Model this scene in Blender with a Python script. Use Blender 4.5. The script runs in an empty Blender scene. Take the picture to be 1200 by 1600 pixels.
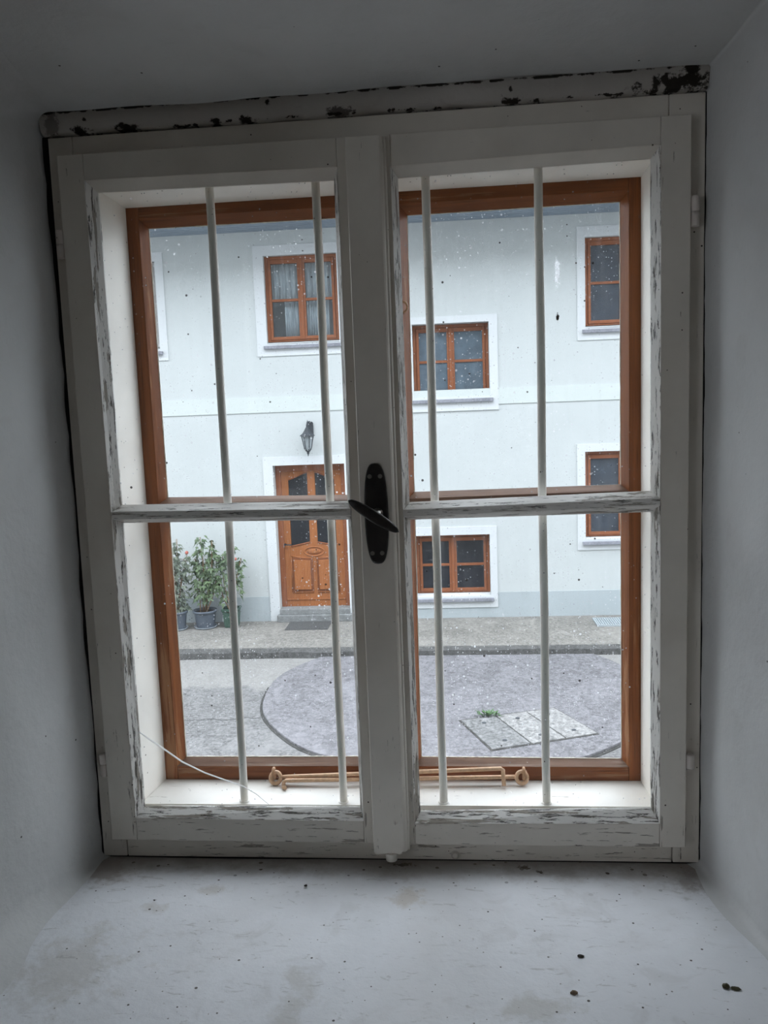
import bpy, bmesh, math, random
from mathutils import Vector, Matrix
random.seed(7)
S = bpy.context.scene
COL = S.collection

# ---------------------------------------------------------------- camera, sky, light, exposure
cam_d = bpy.data.cameras.new('camera'); cam = bpy.data.objects.new('camera', cam_d); COL.objects.link(cam)
def cam_matrix(loc, yaw, pitch, roll):
    fwd = Vector((math.sin(yaw)*math.cos(pitch), math.cos(yaw)*math.cos(pitch), math.sin(pitch)))
    right = Vector((math.cos(yaw), -math.sin(yaw), 0)); up = right.cross(fwd)
    c, s = math.cos(roll), math.sin(roll)
    r2 = c*right + s*up; u2 = -s*right + c*up
    return Matrix.Translation(loc) @ Matrix((r2, u2, -fwd)).transposed().to_4x4()
cam.matrix_world = cam_matrix(Vector((0.12906, -1.30456, 0.72367)), -0.0901776, -0.1177557, -0.0369325)
cam_d.sensor_fit = 'VERTICAL'; cam_d.sensor_height = 32.0; cam_d.sensor_width = 24.0
cam_d.lens = 1273.26/1600*32.0
cam_d.clip_start = 0.02; cam_d.clip_end = 200
S.camera = cam

SKY = 5.7          # overcast sky strength
FILL = 3.5          # W, added room fill; its side window is made up
w = bpy.data.worlds.new('overcast_sky'); S.world = w; w.use_nodes = True
wn = w.node_tree; bg = wn.nodes['Background']
tc = wn.nodes.new('ShaderNodeTexCoord'); sx = wn.nodes.new('ShaderNodeSeparateXYZ'); cr = wn.nodes.new('ShaderNodeValToRGB')
wn.links.new(tc.outputs['Generated'], sx.inputs[0]); wn.links.new(sx.outputs['Z'], cr.inputs[0]); wn.links.new(cr.outputs[0], bg.inputs[0])
cr.color_ramp.elements[0].color = (0.55, 0.58, 0.64, 1); cr.color_ramp.elements[1].color = (1.15, 1.17, 1.29, 1)
bg.inputs[1].default_value = SKY
ld = bpy.data.lights.new('room_fill_light', 'AREA'); ld.shape = 'RECTANGLE'; ld.size = 1.0; ld.size_y = 1.1
ld.energy = FILL; ld.color = (0.90, 0.95, 1.0)
lo = bpy.data.objects.new('room_fill_light', ld); COL.objects.link(lo)
lo.location = (-2.49, -2.6, 0.55); lo.rotation_euler = (0, math.radians(-90), 0)
vs = S.view_settings
S.display_settings.display_device = 'sRGB'
vs.view_transform = 'Standard'; vs.look = 'None'; vs.gamma = 1.0; vs.exposure = 0.0; vs.use_curve_mapping = False
S.cycles.max_bounces = 14; S.cycles.diffuse_bounces = 8; S.cycles.transparent_max_bounces = 24
S.cycles.caustics_reflective = False; S.cycles.caustics_refractive = False

# ---------------------------------------------------------------- mesh builder
class MB:
    def __init__(s): s.v = []; s.f = []; s.sm = set()
    def add(s, vs, fs, smooth=False):
        o = len(s.v); s.v += [tuple(p) for p in vs]
        for f in fs:
            if smooth: s.sm.add(len(s.f))
            s.f.append([i+o for i in f])
        return s
    def hexa(s, p):          # p[0..3] front loop, p[4..7] back loop
        return s.add(p, [(0,1,2,3),(7,6,5,4),(0,4,5,1),(1,5,6,2),(2,6,7,3),(3,7,4,0)])
    def box(s, x0, x1, y0, y1, z0, z1):
        return s.hexa([(x0,y0,z0),(x1,y0,z0),(x1,y0,z1),(x0,y0,z1),(x0,y1,z0),(x1,y1,z0),(x1,y1,z1),(x0,y1,z1)])
    def prism(s, poly, y0, y1):   # poly of (x,z)
        n = len(poly)
        return s.add([(x,y0,z) for x,z in poly]+[(x,y1,z) for x,z in poly],
                     [tuple(range(n)), tuple(range(2*n-1,n-1,-1))]+[(i,i+n,(i+1)%n+n,(i+1)%n) for i in range(n)])
    def prism_z(s, poly, z0, z1):   # poly of (x,y)
        n = len(poly)
        return s.add([(x,y,z0) for x,y in poly]+[(x,y,z1) for x,y in poly],
                     [tuple(range(n)), tuple(range(2*n-1,n-1,-1))]+[(i,i+n,(i+1)%n+n,(i+1)%n) for i in range(n)])
    def lathe(s, prof, c=(0,0,0), n=24, smooth=True, axis='z'):
        vs = []; fs = []
        for r, h in prof:
            for k in range(n):
                a = 2*math.pi*k/n
                p = (r*math.cos(a), r*math.sin(a), h)
                if axis == 'y': p = (p[0], p[2], p[1])
                if axis == 'x': p = (p[2], p[0], p[1])
                vs.append((c[0]+p[0], c[1]+p[1], c[2]+p[2]))
        m = len(prof)
        for i in range(m-1):
            for k in range(n):
                fs.append((i*n+k, i*n+(k+1)%n, (i+1)*n+(k+1)%n, (i+1)*n+k))
        s.add(vs, fs, smooth)
        o = len(s.v)-m*n
        s.f.append([o+k for k in range(n)][::-1]); s.f.append([o+(m-1)*n+k for k in range(n)])
        return s
    def tube(s, pts, r, n=10, smooth=True, cap=True):
        pts = [Vector(p) for p in pts]; rs = r if isinstance(r, (list, tuple)) else [r]*len(pts)
        vs = []; fs = []; ref = None
        for i, p in enumerate(pts):
            t = (pts[min(i+1,len(pts)-1)]-pts[max(i-1,0)]).normalized()
            if ref is None:
                ref = t.orthogonal().normalized()
            ref = (ref - t*ref.dot(t)).normalized(); b = t.cross(ref)
            for k in range(n):
                a = 2*math.pi*k/n; vs.append(p+(ref*math.cos(a)+b*math.sin(a))*rs[i])
        for i in range(len(pts)-1):
            for k in range(n):
                fs.append((i*n+k, i*n+(k+1)%n, (i+1)*n+(k+1)%n, (i+1)*n+k))
        o = len(s.v); s.add(vs, fs, smooth)
        if cap:
            s.f.append([o+k for k in range(n)][::-1]); s.f.append([o+(len(pts)-1)*n+k for k in range(n)])
        return s
    def build(s, name, mat, parent=None, bevel=0, xf=None, seg=2):
        me = bpy.data.meshes.new(name)
        me.from_pydata([tuple(xf @ Vector(p)) for p in s.v] if xf else s.v, [], s.f)
        bm = bmesh.new(); bm.from_mesh(me); bmesh.ops.recalc_face_normals(bm, faces=bm.faces); bm.to_mesh(me); bm.free()
        for i in s.sm: me.polygons[i].use_smooth = True
        me.materials.append(mat); me.update()
        o = bpy.data.objects.new(name, me); COL.objects.link(o)
        if parent: o.parent = parent
        if bevel:
            b = o.modifiers.new('bevel', 'BEVEL'); b.width = bevel; b.segments = seg; b.limit_method = 'ANGLE'; b.angle_limit = math.radians(40)
        return o
def thing(name, label, cat, loc=(0,0,0), rz=0, group=None):
    o = bpy.data.objects.new(name, None); COL.objects.link(o); o.empty_display_size = 0.1
    o.location = loc; o.rotation_euler = (0,0,rz)
    o['label'] = label; o['category'] = cat
    if group: o['group'] = group
    return o
def tag(o, label, cat, group=None):
    o['label'] = label; o['category'] = cat
    if group: o['group'] = group
    return o
def struct(o, label=None):
    o['kind'] = 'structure'
    if label: o['label'] = label
    return o

# ---------------------------------------------------------------- materials
class NT:
    def __init__(s, name):
        m = bpy.data.materials.new(name); m.use_nodes = True; s.m = m; s.t = m.node_tree
        s.p = s.t.nodes['Principled BSDF']; s.out = s.t.nodes['Material Output']
        s.tc = s.t.nodes.new('ShaderNodeTexCoord')
    def n(s, typ, **kw):
        nd = s.t.nodes.new(typ)
        for k, v in kw.items(): setattr(nd, k, v)
        return nd
    def l(s, a, b): s.t.links.new(a, b)
    def setv(s, sock, v):
        if hasattr(v, 'is_output') or isinstance(v, bpy.types.NodeSocket): s.l(v, sock)
        else: sock.default_value = (*v, 1) if isinstance(v, tuple) and len(v) == 3 and sock.type == 'RGBA' else v
    def coord(s, scale=(1,1,1), loc=(0,0,0), rot=(0,0,0)):
        mp = s.n('ShaderNodeMapping'); s.l(s.tc.outputs['Object'], mp.inputs[0])
        mp.inputs['Scale'].default_value = scale; mp.inputs['Location'].default_value = loc; mp.inputs['Rotation'].default_value = rot
        return mp.outputs[0]
    def noise(s, scale, co=None, detail=4, rough=.6, dist=0):
        nd = s.n('ShaderNodeTexNoise'); s.l(co or s.tc.outputs['Object'], nd.inputs['Vector'])
        nd.inputs['Scale'].default_value = scale; nd.inputs['Detail'].default_value = detail
        nd.inputs['Roughness'].default_value = rough; nd.inputs['Distortion'].default_value = dist
        return nd.outputs['Fac']
    def ramp(s, v, a, b, ca=0.0, cb=1.0):
        nd = s.n('ShaderNodeMapRange'); nd.inputs['From Min'].default_value = a; nd.inputs['From Max'].default_value = b
        nd.inputs['To Min'].default_value = ca; nd.inputs['To Max'].default_value = cb; s.l(v, nd.inputs['Value']); return nd.outputs[0]
    def math(s, op, a, b=None):
        nd = s.n('ShaderNodeMath', operation=op); s.setv(nd.inputs[0], a)
        if b is not None: s.setv(nd.inputs[1], b)
        return nd.outputs[0]
    def mix(s, f, a, b):
        nd = s.n('ShaderNodeMix', data_type='RGBA'); s.setv(nd.inputs['Factor'], f); s.setv(nd.inputs[6], a); s.setv(nd.inputs[7], b); return nd.outputs[2]
    def xyz(s):
        nd = s.n('ShaderNodeSeparateXYZ'); s.l(s.tc.outputs['Object'], nd.inputs[0]); return nd.outputs
    def specks(s, scale, r, keep, co=None):      # sparse small dots
        nd = s.n('ShaderNodeTexVoronoi'); s.l(co or s.tc.outputs['Object'], nd.inputs['Vector']); nd.inputs['Scale'].default_value = scale
        sep = s.n('ShaderNodeSeparateColor'); s.l(nd.outputs['Color'], sep.inputs[0])
        rr = s.math('MULTIPLY', s.ramp(sep.outputs[0], keep, 1.0), r)
        return s.math('LESS_THAN', nd.outputs['Distance'], rr)
    def spot(s, c, r, soft=.4, wob=None):        # a stain of its own shape near a place
        vm = s.n('ShaderNodeVectorMath', operation='SUBTRACT'); s.l(s.tc.outputs['Object'], vm.inputs[0]); vm.inputs[1].default_value = c
        vd = s.n('ShaderNodeVectorMath', operation='DIVIDE'); s.l(vm.outputs[0], vd.inputs[0]); vd.inputs[1].default_value = r
        ln = s.n('ShaderNodeVectorMath', operation='LENGTH'); s.l(vd.outputs[0], ln.inputs[0])
        d = ln.outputs['Value']
        if wob is not None: d = s.math('ADD', d, s.ramp(wob, .3, .7, -.8, .8))
        return s.ramp(d, 1-soft, 1, 1, 0)
    def fresnel(s, ior):                         # the same reflectance from either face of a thin pane
        ge = s.n('ShaderNodeNewGeometry'); fr = s.n('ShaderNodeFresnel')
        s.l(s.ramp(ge.outputs['Backfacing'], 0, 1, ior, 1/ior), fr.inputs[0]); return fr
    def bump(s, h, dist=.001, strength=1.0):
        b = s.n('ShaderNodeBump'); b.inputs['Distance'].default_value = dist; b.inputs['Strength'].default_value = strength
        s.l(h, b.inputs['Height']); s.l(b.outputs[0], s.p.inputs['Normal'])
    def fin(s, col, rough=.6, spec=.4, metal=0):
        s.setv(s.p.inputs['Base Color'], col); s.setv(s.p.inputs['Roughness'], rough)
        s.p.inputs['Specular IOR Level'].default_value = spec; s.p.inputs['Metallic'].default_value = metal
        return s.m
def plain(name, col, rough=.6, var=.15, scale=30, spec=.4, metal=0):
    q = NT(name); nz = q.noise(scale)
    c = q.mix(q.ramp(nz, .3, .7), tuple(x*(1-var) for x in col), tuple(min(1, x*(1+var)) for x in col))
    q.bump(nz, .0006); return q.fin(c, rough, spec, metal)

PAINT = (.70, .655, .585)
def paint(name, axis, amount, base=PAINT, low=True):
    """old oil paint, cracked and flaked along the grain"""
    q = NT(name); k = {'x': (9, 60, 110), 'z': (110, 60, 9), 'y': (60, 9, 60)}[axis]
    co = q.coord(k); n1 = q.noise(1.0, co, 5, .65, .3); n2 = q.noise(2.6, co, 5, .7, .4); n3 = q.noise(9)
    thr = .70 - amount*.08
    if low:
        z = q.xyz()['Z']; n1 = q.math('ADD', n1, q.ramp(z, .35, -.02, 0, .045)); n2 = q.math('ADD', n2, q.ramp(z, .35, -.02, 0, .035))
    peel = q.ramp(n1, thr, thr+.015); crack = q.ramp(n2, thr+.005, thr+.02)
    sp = q.specks(90, .13, .86)
    c = q.mix(q.ramp(n3, .3, .7), tuple(x*.92 for x in base), tuple(x*1.05 for x in base))
    c = q.mix(q.ramp(q.noise(3.5), .5, .75, 0, .35), c, (base[0]*.78, base[1]*.70, base[2]*.62))
    c = q.mix(peel, c, (.36, .325, .28)); c = q.mix(q.math('MULTIPLY', crack, .85), c, (.05, .04, .03))
    c = q.mix(sp, c, (.05, .035, .025))
    h = q.math('SUBTRACT', q.math('SUBTRACT', 1.0, q.math('MULTIPLY', peel, .5)), q.math('MULTIPLY', crack, .6))
    q.bump(h, .0012); return q.fin(c, .45, .4)
M = {}
M['paint_x'] = paint('old_white_paint_rail', 'x', .45)
M['paint_z'] = paint('old_white_paint_stile', 'z', .25)
M['paint_cx'] = paint('flaking_white_paint_rail', 'x', 1.5, (.82, .80, .76))
M['paint_cz'] = paint('flaking_white_paint_stile', 'z', 1.6, (.80, .78, .74))
M['paint_top'] = paint('white_paint_clean', 'x', -.4)
M['lining'] = paint('white_lining_paint', 'z', -.35, (.92, .885, .83))
M['sillboard'] = paint('white_sill_board_paint', 'x', .1, (.74, .72, .68), low=False)
M['bar'] = paint('white_bar_paint', 'z', -1.2, (.92, .90, .85), low=False)
q = NT('gap_shade_black'); M['black'] = q.fin((.012, .010, .009), .9)

def wood(name, axis, a, b, worn=None, rough=.45, wornz=.5):
    q = NT(name); k = {'x': (3, 40, 60), 'z': (60, 40, 3)}[axis]; co = q.coord(k)
    g = q.noise(1.3, co, 6, .6, .6); c = q.mix(q.ramp(g, .35, .68), a, b)
    c = q.mix(q.ramp(q.noise(2.2, q.coord((160,160,4) if axis == 'z' else (4,160,160)), 3), .56, .7, 0, .6), c, tuple(x*.35 for x in a))
    if worn:
        n = q.noise(.8, co, 5, .7, .3); z = q.xyz()['Z']
        n = q.math('ADD', n, q.ramp(z, .75, .05, -.04, .07))
        c = q.mix(q.ramp(n, .60, .66, 0, .7), c, worn)
    c = q.mix(q.math('MULTIPLY', q.specks(60, .09, .8), .6), c, (.6, .52, .45))
    q.bump(g, .0008); return q.fin(c, rough, .22)
M['brown_x'] = wood('brown_varnish_rail', 'x', (.19, .058, .018), (.29, .098, .030), (.36, .20, .11))
M['brown_z'] = wood('brown_varnish_stile', 'z', (.19, .058, .018), (.31, .102, .029), (.42, .21, .10))
M['brown_grey'] = wood('weathered_brown_rail', 'x', (.11, .055, .032), (.20, .115, .075), (.30, .24, .19), .6)
M['putty'] = plain('old_putty', (.75, .70, .60), .8, .2, 80)
M['hwood_x'] = wood('house_window_wood_rail', 'x', (0.234, 0.081, 0.036), (0.312, 0.114, 0.052))
M['hwood_z'] = wood('house_window_wood_stile', 'z', (0.234, 0.081, 0.036), (0.312, 0.114, 0.052))
M['door'] = wood('front_door_wood', 'z', (0.310, 0.109, 0.038), (0.405, 0.156, 0.059))
M['door_dark'] = wood('front_door_frame_wood', 'z', (0.240, 0.080, 0.035), (0.308, 0.110, 0.048))
M['groove'] = plain('door_groove', (.20, .065, .022), .7)
M['glare_grey'] = plain('glare_grey_wood', (.34, .33, .32), .7)  # glare on the brown frame put in as a grey colour

def plaster(name, base, stains=0.0, spk=1.0, extra=None, b=.0015):
    q = NT(name); n1 = q.noise(6, detail=6); n2 = q.noise(45, detail=5); n3 = q.noise(2.3, detail=5, dist=.6)
    c = q.mix(q.ramp(n1, .3, .7), tuple(x*.93 for x in base), tuple(min(1,x*1.04) for x in base))
    if stains:
        c = q.mix(q.ramp(n3, .50, .68, 0, stains), c, (base[0]*.62, base[1]*.57, base[2]*.50))
        c = q.mix(q.ramp(q.noise(14, detail=6, dist=.8), .57, .66, 0, stains*.7), c, (base[0]*.55, base[1]*.52, base[2]*.48))
        c = q.mix(q.ramp(q.noise(1.0, q.coord((20,70,40), rot=(0,0,.5)), 5, .7, .5), .62, .68, 0, stains*.8), c, (base[0]*.5, base[1]*.48, base[2]*.46))
    c = q.mix(q.math('MULTIPLY', q.specks(75, .14, 1-.10*spk), .9), c, (.04, .032, .025))
    c = q.mix(q.math('MULTIPLY', q.specks(22, .07, 1-.22*spk), .95), c, (.03, .024, .02))
    if extra: c = extra(q, c)
    q.bump(q.math('ADD', n2, q.math('MULTIPLY', n1, 2.0)), b); return q.fin(c, .85, .25)
WP = (.55, .555, .552)
M['plaster'] = plaster('niche_plaster', WP, .10, .35)
M['room'] = plain('room_wall_paint', (.55, .55, .54), .9, .05)
def sill_extra(q, c):
    wob = q.noise(22, detail=6, rough=.7)
    for ctr, r, k, f in [((-.372,-.134,-.037),(.03,.018,.02),(.30,.25,.17),.3), ((-.283,-.082,-.037),(.030,.014,.02),(.30,.25,.17),.3), ((-.49,-.03,-.037),(.07,.05,.03),(.20,.15,.11),.6), ((.50,-.02,-.037),(.07,.05,.03),(.18,.14,.11),.6), ((.03,-.005,-.037),(.10,.04,.03),(.22,.18,.13),.4),
                      ((.036,-.098,-.037),(.03,.03,.02),(.35,.27,.17),.4), ((-.44,-.28,-.037),(.10,.10,.05),(.42,.40,.36),.45),
                      ((-.10,-.33,-.037),(.03,.08,.05),(.38,.36,.32),.4), ((.22,-.33,-.037),(.08,.03,.05),(.38,.36,.31),.4)]:
        c = q.mix(q.math('MULTIPLY', q.spot(ctr, r, .7, wob), f), c, k)
    fine = q.specks(300, .22, .70)
    c = q.mix(q.math('MULTIPLY', q.specks(120, .16, .80), .8), c, (.13, .115, .095))
    c = q.mix(q.math('MULTIPLY', q.specks(46, .12, .74), .9), c, (.06, .05, .04))
    near = q.ramp(q.xyz()['Y'], -.10, .0, 0, 1)
    c = q.mix(q.math('MULTIPLY', q.math('MULTIPLY', q.specks(62, .24, .55), near), .95), c, (.045, .035, .028))
    c = q.mix(q.ramp(q.noise(1.0, q.coord((30,95,40), (2,1,0), (0,0,.6)), 5, .7, .8), .61, .66, 0, .40), c, (.30, .29, .28))
    for ctr, r in [((.224,-.006,-.037),(.010,.008,.02)), ((.249,-.018,-.037),(.006,.006,.02)), ((.022,.001,-.037),(.022,.006,.02)), ((.36,-.02,-.037),(.004,.003,.02)), ((-.37,-.115,-.037),(.004,.003,.02)), ((-.22,-.02,-.037),(.004,.003,.02))]:
        c = q.mix(q.spot(ctr, r, .4, q.noise(150, detail=4)), c, (.03, .025, .02))
    for ctr, r in [((-.372,-.134,-.037),(.028,.012,.02)), ((-.283,-.082,-.037),(.030,.012,.02)), ((.036,-.098,-.037),(.02,.02,.02))]:
        c = q.mix(q.math('MULTIPLY', fine, q.spot(ctr, r, .8)), c, (.06, .05, .03))
    grime_shade = q.ramp(q.math('ADD', q.xyz()['Y'], q.ramp(wob, .3, .7, -.02, .02)), -.045, .010, 0, .72)   # dirt and the frame's shadow painted as one dark band
    return q.mix(grime_shade, c, (.24, .20, .16))
M['sill'] = plaster('sill_plaster', (.66, .672, .695), .26, 1.0, sill_extra)
def mould(q, c):
    wob = q.noise(60, detail=5, rough=.7)
    for ctr, r, f in [((.475,.0,1.196),(.055,.05,.013),1), ((.492,0,1.214),(.014,.05,.012),1), ((.225,.0,1.190),(.016,.05,.006),1), ((-.375,.0,1.191),(.020,.05,.006),1),
                   ((-.232,0,1.190),(.010,.05,.004),1), ((-.18,0,1.190),(.014,.05,.006),1), ((-.035,0,1.19),(.02,.05,.008),.8), ((-.452,0,1.190),(.016,.05,.006),1),
                   ((-.145,0,1.211),(.005,.05,.004),1), ((.225,0,1.205),(.004,.05,.008),1), ((-.44,0,1.205),(.004,.05,.004),1), ((-.495,0,1.20),(.014,.05,.02),.55)]:
        c = q.mix(q.math('MULTIPLY', q.spot(ctr, r, .35, wob), f), c, (.022, .018, .014))
    e = q.math('ADD', q.math('ABSOLUTE', q.math('SUBTRACT', q.xyz()['Z'], 1.2165)), q.ramp(q.noise(38, detail=4), .32, .55, .004, -.0012))
    c = q.mix(q.ramp(e, .0018, .0006), c, (.03, .025, .02))
    e2 = q.math('ADD', q.math('ABSOLUTE', q.math('SUBTRACT', q.xyz()['Z'], 1.1885)), q.ramp(q.noise(44, q.coord((1,1,1),(5,2,7)), 4), .42, .62, .004, -.0010))
    return q.mix(q.ramp(e2, .0014, .0006), c, (.025, .02, .016))
M['lintel'] = plaster('lintel_strip_plaster', (.42, .395, .365), .2, .8, mould)

def glass(name, haze, dust, seedloc=(0,0,0), tint=(.97, .985, .98), scale=1.0, marks=False):
    """window glass, thin: clear, a little reflective, with dust and specks on it"""
    q = NT(name); q.t.nodes.remove(q.p)
    tr = q.n('ShaderNodeBsdfTransparent'); tr.inputs[0].default_value = (*tint, 1)
    gl = q.n('ShaderNodeBsdfGlossy'); gl.inputs['Roughness'].default_value = .03
    df = q.n('ShaderNodeBsdfDiffuse'); df.inputs[0].default_value = (.8, .82, .84, 1)
    tl = q.n('ShaderNodeBsdfTranslucent'); tl.inputs[0].default_value = (.8, .82, .84, 1)
    fr = q.fresnel(1.22)
    m1 = q.n('ShaderNodeMixShader'); q.l(fr.outputs[0], m1.inputs[0]); q.l(tr.outputs[0], m1.inputs[1]); q.l(gl.outputs[0], m1.inputs[2])
    ad = q.n('ShaderNodeMixShader'); ad.inputs[0].default_value = .5; q.l(df.outputs[0], ad.inputs[1]); q.l(tl.outputs[0], ad.inputs[2])
    co = q.coord((scale,)*3, seedloc)
    a = q.specks(95, .20, 1-.32*dust, co); b = q.specks(230, .26, 1-.45*dust, co)
    dk = q.math('MULTIPLY', q.specks(70, .16, 1-.14*dust, q.coord((scale,)*3, (9.3,0,4.1))), .9)
    pat = q.ramp(q.noise(5, co, 5), .38, .62, .15, 1)
    sm = q.ramp(q.noise(1.0, q.coord((60*scale,1,6*scale), seedloc), 4, .6), .5, .75, 0, .03*dust)
    f = q.math('MAXIMUM', q.math('MULTIPLY', q.math('MAXIMUM', a, b), q.math('MULTIPLY', pat, .75)), q.math('ADD', sm, haze))
    if marks:            # a dried white run and a dark fleck
        f = q.math('MAXIMUM', f, q.math('MULTIPLY', q.spot((.0823,.0205,.9195), (.0045,.02,.024), .6, q.noise(220, detail=5)), .8))
        dk = q.math('MAXIMUM', dk, q.spot((.0815,.0205,.8446), (.0022,.02,.006), .5, q.noise(120, detail=4)))
    m2 = q.n('ShaderNodeMixShader'); q.l(f, m2.inputs[0]); q.l(m1.outputs[0], m2.inputs[1]); q.l(ad.outputs[0], m2.inputs[2])
    bk = q.n('ShaderNodeBsdfDiffuse'); bk.inputs[0].default_value = (.06, .05, .045, 1)
    m3 = q.n('ShaderNodeMixShader'); q.l(dk, m3.inputs[0]); q.l(m2.outputs[0], m3.inputs[1]); q.l(bk.outputs[0], m3.inputs[2])
    q.l(m3.outputs[0], q.out.inputs[0]); return q.m
M['glass_in'] = glass('inner_pane_glass', .003, .12)
M['glass_out'] = glass('dusty_outer_pane_glass', .006, .85, (3.1, 0, 1.7))
M['glass_out_marked'] = glass('dusty_outer_pane_glass_with_run', .006, .85, (7.4, 0, 2.9), marks=True)
def hglass(name, tone, f, rough=.06):
    q = NT(name); q.t.nodes.remove(q.p)
    tr = q.n('ShaderNodeBsdfTransparent'); tr.inputs[0].default_value = (.92, .95, .95, 1)
    gl = q.n('ShaderNodeBsdfGlossy'); gl.inputs['Roughness'].default_value = rough
    df = q.n('ShaderNodeBsdfDiffuse'); q.l(q.mix(q.ramp(q.noise(7, detail=5), .3, .7), tuple(x*.75 for x in tone), tuple(x*1.25 for x in tone)), df.inputs[0])
    fr = q.fresnel(1.5)
    m1 = q.n('ShaderNodeMixShader'); m1.inputs[0].default_value = f; q.l(tr.outputs[0], m1.inputs[1]); q.l(df.outputs[0], m1.inputs[2])
    m2 = q.n('ShaderNodeMixShader'); q.l(fr.outputs[0], m2.inputs[0]); q.l(m1.outputs[0], m2.inputs[1]); q.l(gl.outputs[0], m2.inputs[2])
    q.l(m2.outputs[0], q.out.inputs[0]); return q.m
M['hg_dark'] = hglass('dark_house_glass', (.03, .033, .042), .4)
M['hg_slate'] = hglass('slate_house_glass', (.11, .15, .19), .85)
M['hg_mid'] = hglass('grey_house_glass', (.065, .078, .098), .8)
M['lampglass'] = hglass('frosted_lantern_glass', (.36, .40, .42), .75, .3)
M['hg_clear'] = hglass('clear_house_glass', (.2, .22, .24), .12)

# ---------------------------------------------------------------- outdoors: frame of the house front
HA = math.radians(.75); HD = 10.151
HX = Matrix.Translation((0, HD, 0)) @ Matrix.Rotation(HA, 4, 'Z')     # local x along the front, y into the house
ZS = -2.189; ZR = -2.27
def house_mat(name, col, var=.03, bumpd=.002, spots=0):
    q = NT(name); n1 = q.noise(1.2, detail=5); n2 = q.noise(90, detail=3)
    c = q.mix(q.ramp(n1, .3, .7), tuple(x*(1-var) for x in col), tuple(min(1, x*(1+var)) for x in col))
    if spots: c = q.mix(q.ramp(q.noise(3, q.coord((1,1,.4)), 5), .55, .75, 0, spots), c, tuple(x*.7 for x in col))
    q.bump(n2, bumpd); return q.fin(c, .9, .2)
M['render'] = house_mat('mint_wall_render', (.545, .575, .575))
M['white'] = house_mat('white_surround_paint', (.63, .655, .67), .015, .001)
M['band'] = house_mat('pale_band_paint', (.585, .63, .615), .015, .001)
M['plinth'] = house_mat('grey_plinth_paint', (.42, .465, .485), .05, .002, .3)
M['soffit'] = wood('blue_grey_eaves_boards', 'x', (.20, .25, .31), (.30, .36, .43))
M['roof'] = plain('roof_tiles', (.22, .12, .09), .8)
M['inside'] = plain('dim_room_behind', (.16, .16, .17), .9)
def stone(name, col, fine=120, k=.25, lines=None):
    """weathered concrete: gritty, blotched, with worn paler streaks"""
    q = NT(name); n1 = q.noise(fine*.42, detail=6, rough=.85); n2 = q.noise(1.5, detail=7, rough=.7, dist=.5); n3 = q.noise(9, detail=7, rough=.75)
    n4 = q.noise(3.2, q.coord((1,.5,1)), 7, .75, .6)
    c = q.mix(q.ramp(n1, .36, .64), tuple(x*(1-k*1.5) for x in col), tuple(x*(1+k*1.3) for x in col))
    c = q.mix(q.ramp(n2, .45, .68, 0, .55), c, tuple(x*1.55 for x in col))
    c = q.mix(q.ramp(n3, .50, .68, 0, .5), c, tuple(x*.5 for x in col))
    c = q.mix(q.ramp(n4, .53, .66, 0, .45), c, tuple(x*.55 for x in col))
    c = q.mix(q.ramp(q.noise(4.1, q.coord((1,.35,1), (5,3,0)), 7, .75, .8), .55, .66, 0, .5), c, tuple(x*1.6 for x in col))
    if lines: c = lines(q, c)
    q.bump(n1, .006); return q.fin(c, .9, .25)
def road_lines(q, c):
    y = q.math('ADD', q.xyz()['Y'], q.ramp(q.noise(2.5, detail=6, rough=.7), .3, .7, -.07, .07))
    ln = q.ramp(q.math('ABSOLUTE', q.math('SUBTRACT', y, 6.47)), .008, .022, .8, 0)
    far = q.ramp(q.math('ADD', y, q.ramp(q.noise(2, detail=5), .3, .7, -.15, .15)), 7.35, 7.5, 0, .45)
    c = q.mix(far, c, (.34, .33, .31))
    return q.mix(ln, c, (.05, .05, .05))
M['road'] = stone('worn_road_concrete', (0.155, 0.153, 0.153), 70, .5, road_lines)
M['disc'] = stone('smooth_paving_concrete', (0.162, 0.158, 0.168), 60, .42)
M['walk'] = stone('pavement_concrete', (0.220, 0.210, 0.193), 60, .35)
M['bouncewalk'] = stone('bounce_paving', (.15, .148, .145), 60, .1)
M['kerb'] = stone('kerb_stone', (0.090, 0.089, 0.087), 60, .4)
M['slab'] = stone('cover_slab_concrete', (0.231, 0.228, 0.224), 60, .5)
M['slab_d'] = stone('dark_cover_slab_concrete', (0.178, 0.178, 0.178), 60, .5)
M['edge_shade'] = stone('edge_shade_concrete', (.045, .044, .042), 40, .5)  # dark tone stands in for the shaded side of the circle
M['joint'] = stone('cover_joint', (.06, .058, .055), 40, .5)
M['step'] = stone('grey_step_stone', (0.231, 0.238, 0.238), 60, .15)
M['sillstone'] = stone('grey_sill_stone', (0.270, 0.277, 0.315), 90, .22)
M['iron'] = plain('dark_iron', (.040, .046, .054), .6, .3)
M['mat'] = plain('rubber_mat', (.10, .10, .10), .9, .4, 120)
M['grate'] = plain('galvanised_grating', (.36, .40, .42), .5, .2, 90)

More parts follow.
